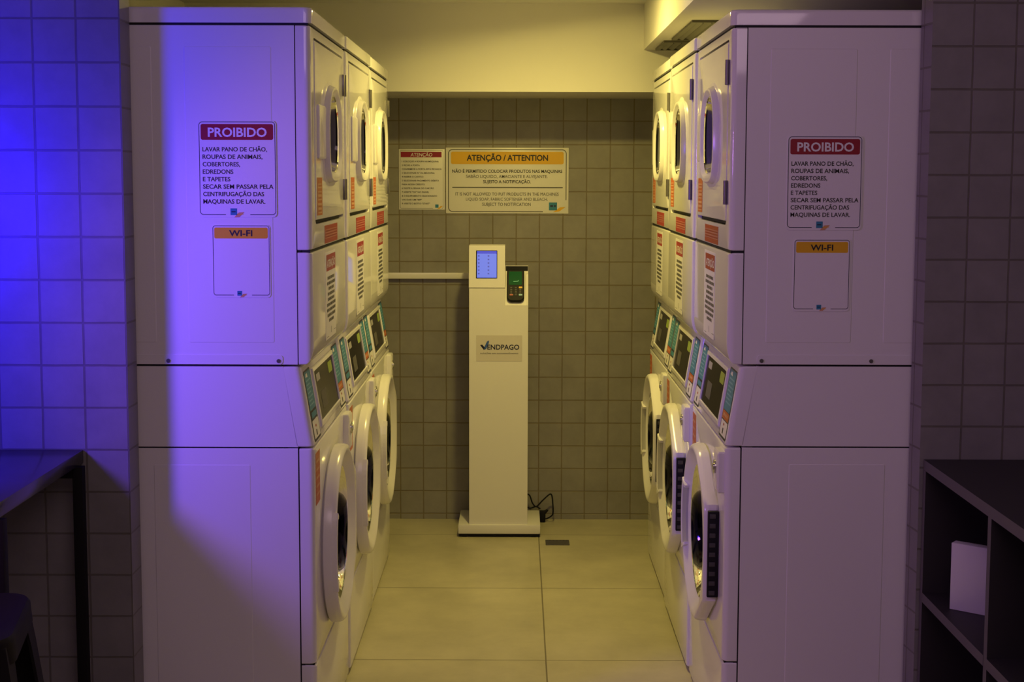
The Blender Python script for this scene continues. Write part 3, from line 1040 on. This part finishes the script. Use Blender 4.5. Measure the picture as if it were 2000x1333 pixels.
for r in range(5):
    for c in range(3):
        m_ = M_GREYINK
        if r == 4 and c == 0: m_ = M_RED
        if r == 0 and c == 2: m_ = M_YELLOW
        if r == 4 and c == 2: m_ = M_LBLUE
        pr = Print(ft)
        x = 0.012+c*0.0195
        y = 0.072-r*0.0088
        big = m_ in (M_RED, M_YELLOW, M_LBLUE)
        pr.slab(x+(0 if big else 0.002), x+(0.0145 if big else 0.0105), y+(0 if big else 0.0012), y+(0.0072 if big else 0.0045), 0.0015, m_, 0.0200, 0.0218)
        pr.build('key', ct)

# ------------------------------------------------------------------ wall signs
ATT = empty('attention_sign', 'wide white wall sign with a yellow heading on the back wall tiles', 'sign', (-0.046, Y_BACK, 1.395))
fs = Frame((-0.320+0.046, -0.0, 0.0), (1, 0, 0), (0, 0, 1))
sw, shh = 0.548, 0.293
mb = MB(); mb.box(-0.274, -0.274+sw, -0.0035, 0.0, 0, shh, bevel=0.001)
mb.build('sign_board', M_PAPER, ATT)
fs = Frame((-0.274, -0.0036, 0), (1, 0, 0), (0, 0, 1))
px2 = lambda zx: (zx-590)/(1847-590)*sw
py2 = lambda zy: shh-(zy-148)/(830-148)*shh
pr = Print(fs)
pr.rr(px2(642), px2(1796), py2(318), py2(190), 0.008, M_YELLOW)
hb = pr.build('heading_band', ATT)
pr = Print(fs)
x0, x1, y0, y1 = px2(612), px2(1826), py2(814), py2(164)
wln = 0.0035
a = rrect(x0, x1, y0, y1, 0.020, 8)
b_ = rrect(x0+wln, x1-wln, y0+wln, y1-wln, 0.0165, 8)
n_ = len(a)
gi = pr.mi(M_GREYINK)
for i in range(n_):
    j = (i+1) % n_
    if abs(a[i][1]-y0) < 1e-5 and abs(a[j][1]-y0) < 1e-5:
        pr.rect(a[i][0], px2(1585), y0, y0+wln, M_GREYINK); continue
    if abs(a[i][0]-x1) < 1e-5 and abs(a[j][0]-x1) < 1e-5:
        pr.rect(x1-wln, x1, py2(690), y1-0.02, M_GREYINK); continue
    if a[i][0] > px2(1590) and a[i][1] < py2(690) and a[j][0] > px2(1590):
        continue
    pr.mb.add([fs.p(x, y, 0.0008) for x, y in (a[i], a[j], b_[j], b_[i])], [[0, 1, 2, 3]], gi)
pr.rect(px2(655), px2(1788), py2(565), py2(555), M_GREYINK)
pr.build('border_line', ATT)
pr = Print(fs)
pr.text('ATENÇÃO / ATTENTION', px2(803), px2(1636), py2(281), 0.0245, M_INK, 0.03, d=0.0014)
pr.text('NÃO É PERMITIDO COLOCAR PRODUTOS NAS MAQUINAS', px2(655), px2(1782), py2(407), 0.0135, M_INK, 0.018)
pr.text('SABÃO LIQUIDO, AMACIANTE E ALVEJANTE.', px2(797), px2(1632), py2(461), 0.0135, M_GREYINK, 0.004)
pr.text('SUJEITO A NOTIFICAÇÃO.', px2(972), px2(1460), py2(515), 0.0135, M_INK, 0.018)
pr.text('IT IS NOT ALLOWED TO PUT PRODUCTS IN THE MACHINES', px2(688), px2(1746), py2(644), 0.0135, M_INK, 0.0)
pr.text('LIQUID SOAP, FABRIC SOFTENER AND BLEACH.', px2(795), px2(1634), py2(697), 0.0135, M_GREYINK, 0.0)
pr.text('SUBJECT TO NOTIFICATION', px2(962), px2(1460), py2(750), 0.0135, M_INK, 0.0)
pr.build('lettering', ATT)
pr = Print(fs)
pr.rect(px2(1647), px2(1730), py2(795), py2(714), M_BLUE)
pr.bars(px2(1660), px2(1718), py2(760), 0.008, M_NAVY, 0.0012, seed=1)
pr.poly([(px2(1690), py2(815)), (px2(1752), py2(808)), (px2(1818), py2(760)), (px2(1760), py2(764))], M_YELLOW)
pr.build('logo', ATT)

SM = empty('instruction_sign', 'small white wall notice with a red heading left of the wide yellow-headed sign', 'sign', (-0.428, Y_BACK, 1.411))
w2, h2 = 0.205, 0.270
mb = MB(); mb.box(-w2/2, w2/2, -0.003, 0, 0, h2, bevel=0.001)
mb.build('sign_board', M_PAPER, SM)
fs = Frame((-w2/2, -0.0031, 0), (1, 0, 0), (0, 0, 1))
qx = lambda zx: (zx-105)/(1000-105)*w2
qy = lambda zy: h2-(zy-75)/(1280-75)*h2
pr = Print(fs); pr.rect(qx(145), qx(940), qy(237), qy(130), M_DRED)
pr.build('heading_band', SM)
pr = Print(fs)
pr.outline(qx(130), qx(972), qy(1255), qy(100), 0.006, 0.0012, M_GREYINK, gap=(qx(770), qx(960)))
pr.build('border_line', SM)
pr = Print(fs)
pr.text('ATENÇÃO', qx(335), qx(755), qy(220), 0.0145, M_PAPER, 0.01, d=0.0014, slant=0.12)
L12 = [('1 COLOQUE A ROUPA NA MÁQUINA', 885), ('2 FECHE A PORTA', 515), ('CONFIRME SE A PORTA ESTÁ FECHADA', 940), ('3 SELECIONAR N° DA MÁQUINA', 805),
       ('4 INSERIR O CARTÃO', 585), ('5 SELECIONAR PAGAMENTO DÉBITO', 885), ('PARA NOSSA CRÉDITO', 610), ('6 DIGITE A SENHA DO CARTÃO', 790),
       ('7 APERTE "OK" NO PAINEL', 695), ('8 O EQUIPAMENTO SELECIONADO', 850), ('VAI DAR UM "BIP"', 555), ('9 APERTE O BOTÃO "START"', 710)]
for q, (s_, xe) in enumerate(L12):
    pr.text(s_, qx(165), qx(xe), qy(335+76.2*q), 0.0066, M_INK, 0.012)
pr.build('lettering', SM)
pr = Print(fs)
pr.rect(qx(815), qx(880), qy(1240), qy(1175), M_BLUE)
pr.poly([(qx(850), qy(1268)), (qx(900), qy(1262)), (qx(965), qy(1205)), (qx(915), qy(1210))], M_YELLOW)
pr.build('logo', SM)

# cable trunking from the left machines to the kiosk
tr = empty('cable_trunking', 'narrow white cable trunking running along the back wall to the kiosk', 'cable trunking', (-0.75, Y_BACK, 1.103))
mb = MB(); mb.box(-0.55, 0.54, -0.020, 0.0, 0.0, 0.025, bevel=0.001); mb.build('channel', M_PLASTIC, tr)
mb = MB(); mb.box(-0.55, 0.54, -0.024, -0.0195, -0.0005, 0.0265, bevel=0.001); mb.build('cover', M_PLASTIC, tr)

# power cord and plug behind the base
cord = empty('power_cord', 'black power cord looped on the floor behind the kiosk base', 'cable', (0.125, 6.33, 0.0))
pts = [(0.035, 6.338, 0.10), (0.045, 6.340, 0.125), (0.060, 6.342, 0.118), (0.072, 6.340, 0.085), (0.090, 6.338, 0.070), (0.118, 6.338, 0.098),
       (0.150, 6.340, 0.126), (0.160, 6.340, 0.118), (0.164, 6.338, 0.085), (0.166, 6.335, 0.050), (0.160, 6.330, 0.030), (0.135, 6.328, 0.016), (0.118, 6.326, 0.018)]


def smooth_path(pts, n=5):
    P_ = [Vector(p) for p in pts]
    out = []
    for i in range(len(P_)-1):
        p0, p1, p2, p3 = P_[max(i-1, 0)], P_[i], P_[i+1], P_[min(i+2, len(P_)-1)]
        for q in range(n):
            t = q/n
            out.append(0.5*((2*p1)+(-p0+p2)*t+(2*p0-5*p1+4*p2-p3)*t*t+(-p0+3*p1-3*p2+p3)*t**3))
    out.append(P_[-1])
    return out


mb = MB(); mb.tube([p-Vector((0.125, 6.33, 0)) for p in smooth_path(pts)], 0.0032, 8)
mb.tube([p-Vector((0.125, 6.33, 0)) for p in smooth_path([(0.035, 6.345, 0.072), (0.06, 6.345, 0.060), (0.088, 6.343, 0.068), (0.108, 6.338, 0.058)])], 0.0032, 8)
mb.build('cable', M_BLACK, cord)
mb = MB()
mb.box(-0.032, 0.006, -0.012, 0.016, 0.0, 0.052, bevel=0.006)
mb.cyl((0.002, 0.0, 0.045), (0.6, 0, 0.5), 0.009, 0.018, 12, r2=0.005)
mb.build('plug', M_BLACK, cord)

# floor drain
fd = empty('floor_drain', 'small rectangular dark metal floor drain right of the kiosk base', 'drain', (0.175, 5.962, 0))
mb = MB()
mb.loops([[(x, y, 0.0003) for x, y in rrect(-0.051, 0.051, -0.041, 0.041, 0.003, 4)], [(x, y, 0.003) for x, y in rrect(-0.051, 0.051, -0.041, 0.041, 0.003, 4)],
          [(x, y, 0.003) for x, y in rrect(-0.045, 0.045, -0.035, 0.035, 0.003, 4)], [(x, y, 0.001) for x, y in rrect(-0.045, 0.045, -0.035, 0.035, 0.003, 4)]], 0, False, False, True)
mb.build('frame', M_HINGE, fd)
mb = MB()
for q in range(6):
    mb.box(-0.043+q*0.0148, -0.034+q*0.0148, -0.033, 0.033, 0.001, 0.0028)
mb.build('grating', M_HINGE, fd)

# ------------------------------------------------------------------ ceiling vents and downlight
for (x0, x1, y0, y1, lab) in ((0.575, 0.815, 4.765, 5.395, 'dark louvred ceiling vent under the beam, nearer of the two'),
                              (0.555, 0.795, 5.475, 5.825, 'dark louvred ceiling vent under the beam, next to the soffit')):
    cx_, cyy = (x0+x1)/2, (y0+y1)/2
    v = empty('ceiling_vent', lab, 'vent', (cx_, cyy, 2.077), group='ceiling vents under the beam')
    mb = MB()
    hx, hy = (x1-x0)/2, (y1-y0)/2
    o_ = [(-hx, -hy), (hx, -hy), (hx, hy), (-hx, hy)]
    i_ = [(p[0]*(hx-0.018)/hx, p[1]*(hy-0.018)/hy) for p in o_]
    mb.loops([[(p[0], p[1], 0) for p in o_], [(p[0], p[1], -0.008) for p in o_], [(p[0], p[1], -0.008) for p in i_], [(p[0], p[1], -0.001) for p in i_]], 0, False, False, True)
    mb.build('vent_frame', M_VENT, v)
    mb = MB()
    nsl = 7
    for q in range(nsl):
        x = -hx+0.03+q*(2*hx-0.06)/(nsl-1)
        mb.loops([[(x-0.010, y, -0.0015), (x+0.008, y, -0.010), (x+0.010, y, -0.009), (x-0.008, y, -0.0005)] for y in (-hy+0.016, hy-0.016)], 0, False, True, True)
    mb.build('louvres', M_VENT, v)

dl = empty('ceiling_downlight', 'small round ceiling downlight over the laundry aisle', 'lamp', (LAMP.x, LAMP.y, Z_CEIL))
mb = MB()
cc = lambda r, z: [(r*math.cos(2*math.pi*q/32), r*math.sin(2*math.pi*q/32), z) for q in range(32)]
mb.loops([cc(0.085, 0), cc(0.085, -0.010), cc(0.068, -0.014), cc(0.062, -0.006)], 0, True)
mb.build('trim_ring', M_PLASTIC, dl)
mb = MB(); mb.loops([cc(0.063, -0.004), cc(0.063, -0.008)], 0, False, True, True)
mb.build('diffuser', M_LAMP, dl)

# ------------------------------------------------------------------ counter table and stool on the left
tb = empty('counter_table', 'dark counter table against the left tiled wall, its top lit blue', 'table', (-1.75, 3.18, 0))
TX, TY = -1.75, 3.18
mb = MB(); mb.box(-2.55-TX, -1.086-TX, 2.905-TY, 3.511-TY, 0.843, 0.876, bevel=0.0015)
mb.build('table_top', M_TABLE, tb)
for lx in (-1.117, -2.50):
    for ly in (3.465, 2.922):
        mb = MB()
        mb.box(lx+0.020-TX, lx+0.045-TX, ly-0.0125-TY, ly+0.0125-TY, 0.02, 0.843, bevel=0.001)
        lg = mb.build('leg', M_BMETAL, tb)
        m2 = MB(); m2.cyl((lx+0.0325-TX, ly-TY, 0.0), (0, 0, 1), 0.012, 0.022, 12)
        m2.build('levelling_foot', M_BMETAL, lg)
for ly in (3.465,):
    mb = MB(); mb.box(-2.455-TX, -1.098-TX, ly-0.012-TY, ly+0.012-TY, 0.815, 0.842)
    mb.build('apron', M_BMETAL, tb)

ST = empty('bar_stool', 'black metal stool beside the counter table at the lower left', 'stool', (-1.125, 2.66, 0), math.radians(12))
SH = 0.712
hw = 0.170
mb = MB()
sl = []
for ins, z in ((0.034, SH-0.004), (0.020, SH-0.001), (0.006, SH-0.004), (0.001, SH-0.012), (0.0, SH-0.030), (-0.002, SH-0.052), (0.004, SH-0.052), (0.006, SH-0.02)):
    sl.append([(x, y, z) for x, y in rrect(-hw+ins, hw-ins, -hw+ins, hw-ins, 0.055, 8)])
mb.loops(sl, 0, True, True, False)
mb.build('seat', M_BMETAL, ST)
for sx in (-1, 1):
    for sy2 in (-1, 1):
        mb = MB()
        lp = []
        for z, off, wd_ in ((SH-0.018, 0.0, 0.080), (SH-0.10, 0.012, 0.066), (0.30, 0.050, 0.048), (0.0, 0.085, 0.036)):
            cx2, cy2 = sx*(hw-0.012+off), sy2*(hw-0.012+off)
            a_ = [(cx2, cy2), (cx2-sx*wd_, cy2), (cx2-sx*wd_, cy2-sy2*0.006), (cx2-sx*0.008, cy2-sy2*0.008), (cx2-sx*0.006, cy2-sy2*wd_), (cx2, cy2-sy2*wd_)]
            lp.append([(p[0], p[1], z) for p in a_])
        mb.loops(lp, 0, False, True, True)
        mb.build('leg', M_BMETAL, ST)
mb = MB()
zf = 0.27
e = hw-0.012+0.054
for p0, p1 in (((-e, -e), (e, -e)), ((e, -e), (e, e)), ((e, e), (-e, e)), ((-e, e), (-e, -e))):
    mb.tube([(p0[0], p0[1], zf), (p1[0], p1[1], zf)], 0.008, 8)
mb.build('footrest', M_BMETAL, ST)

# ------------------------------------------------------------------ shelf unit on the right
SX, SY = 1.030, 3.553
sf = empty('shelf_unit', 'dark open-fronted shelf unit against the right tiled wall', 'shelf', (1.25, 2.9, 0))
ex, ey = 1.25, 2.9
bx2 = lambda x: x-ex
by2 = lambda y: y-ey
DP = 0.42
Y0s = 2.18


def board(name, x0, x1, y0, y1, z0, z1):
    mb = MB()
    mb.box(bx2(x0), bx2(x1), by2(y0), by2(y1), z0, z1)
    o = mb.build(name, [M_SHELF, M_SHEDGE], sf)
    for p in o.data.polygons:
        if p.normal.x < -0.9:
            p.material_index = 1
    return o


board('top_board', SX, SX+DP, Y0s, SY, 0.824, 0.850)
board('side_board', SX, SX+DP, SY-0.022, SY-0.001, 0.0, 0.8235)
board('side_board', SX, SX+DP, Y0s, Y0s+0.022, 0.0, 0.8235)
for yy in (3.045, 2.60):
    board('divider', SX+0.0005, SX+DP-0.014, yy-0.011, yy+0.011, 0.07, 0.8235)
for z_ in (0.487, 0.07):
    board('shelf', SX, SX+DP-0.014, 3.0565, SY-0.0225, z_, z_+0.024)
    board('shelf', SX, SX+DP-0.014, 2.6115, 3.0335, z_, z_+0.024)
    board('shelf', SX, SX+DP-0.014, Y0s+0.0225, 2.5885, z_, z_+0.024)
board('back_board', SX+DP-0.012, SX+DP, Y0s+0.0225, SY-0.0225, 0.07, 0.8235)
board('plinth', SX+0.03, SX+0.05, Y0s+0.0225, SY-0.0225, 0.0, 0.069)

# white card box standing in the upper cubby
mb = MB()
mb.box(-0.055, 0.055, -0.014, 0.014, 0.0, 0.165, bevel=0.001)
cb = mb.build('card_box', M_CARD)
cb.location = (1.110, 3.372, 0.5115)
cb.rotation_euler = (0, 0, math.radians(-38))
tag(cb, 'white card box standing in the upper compartment of the dark shelf unit', 'box')
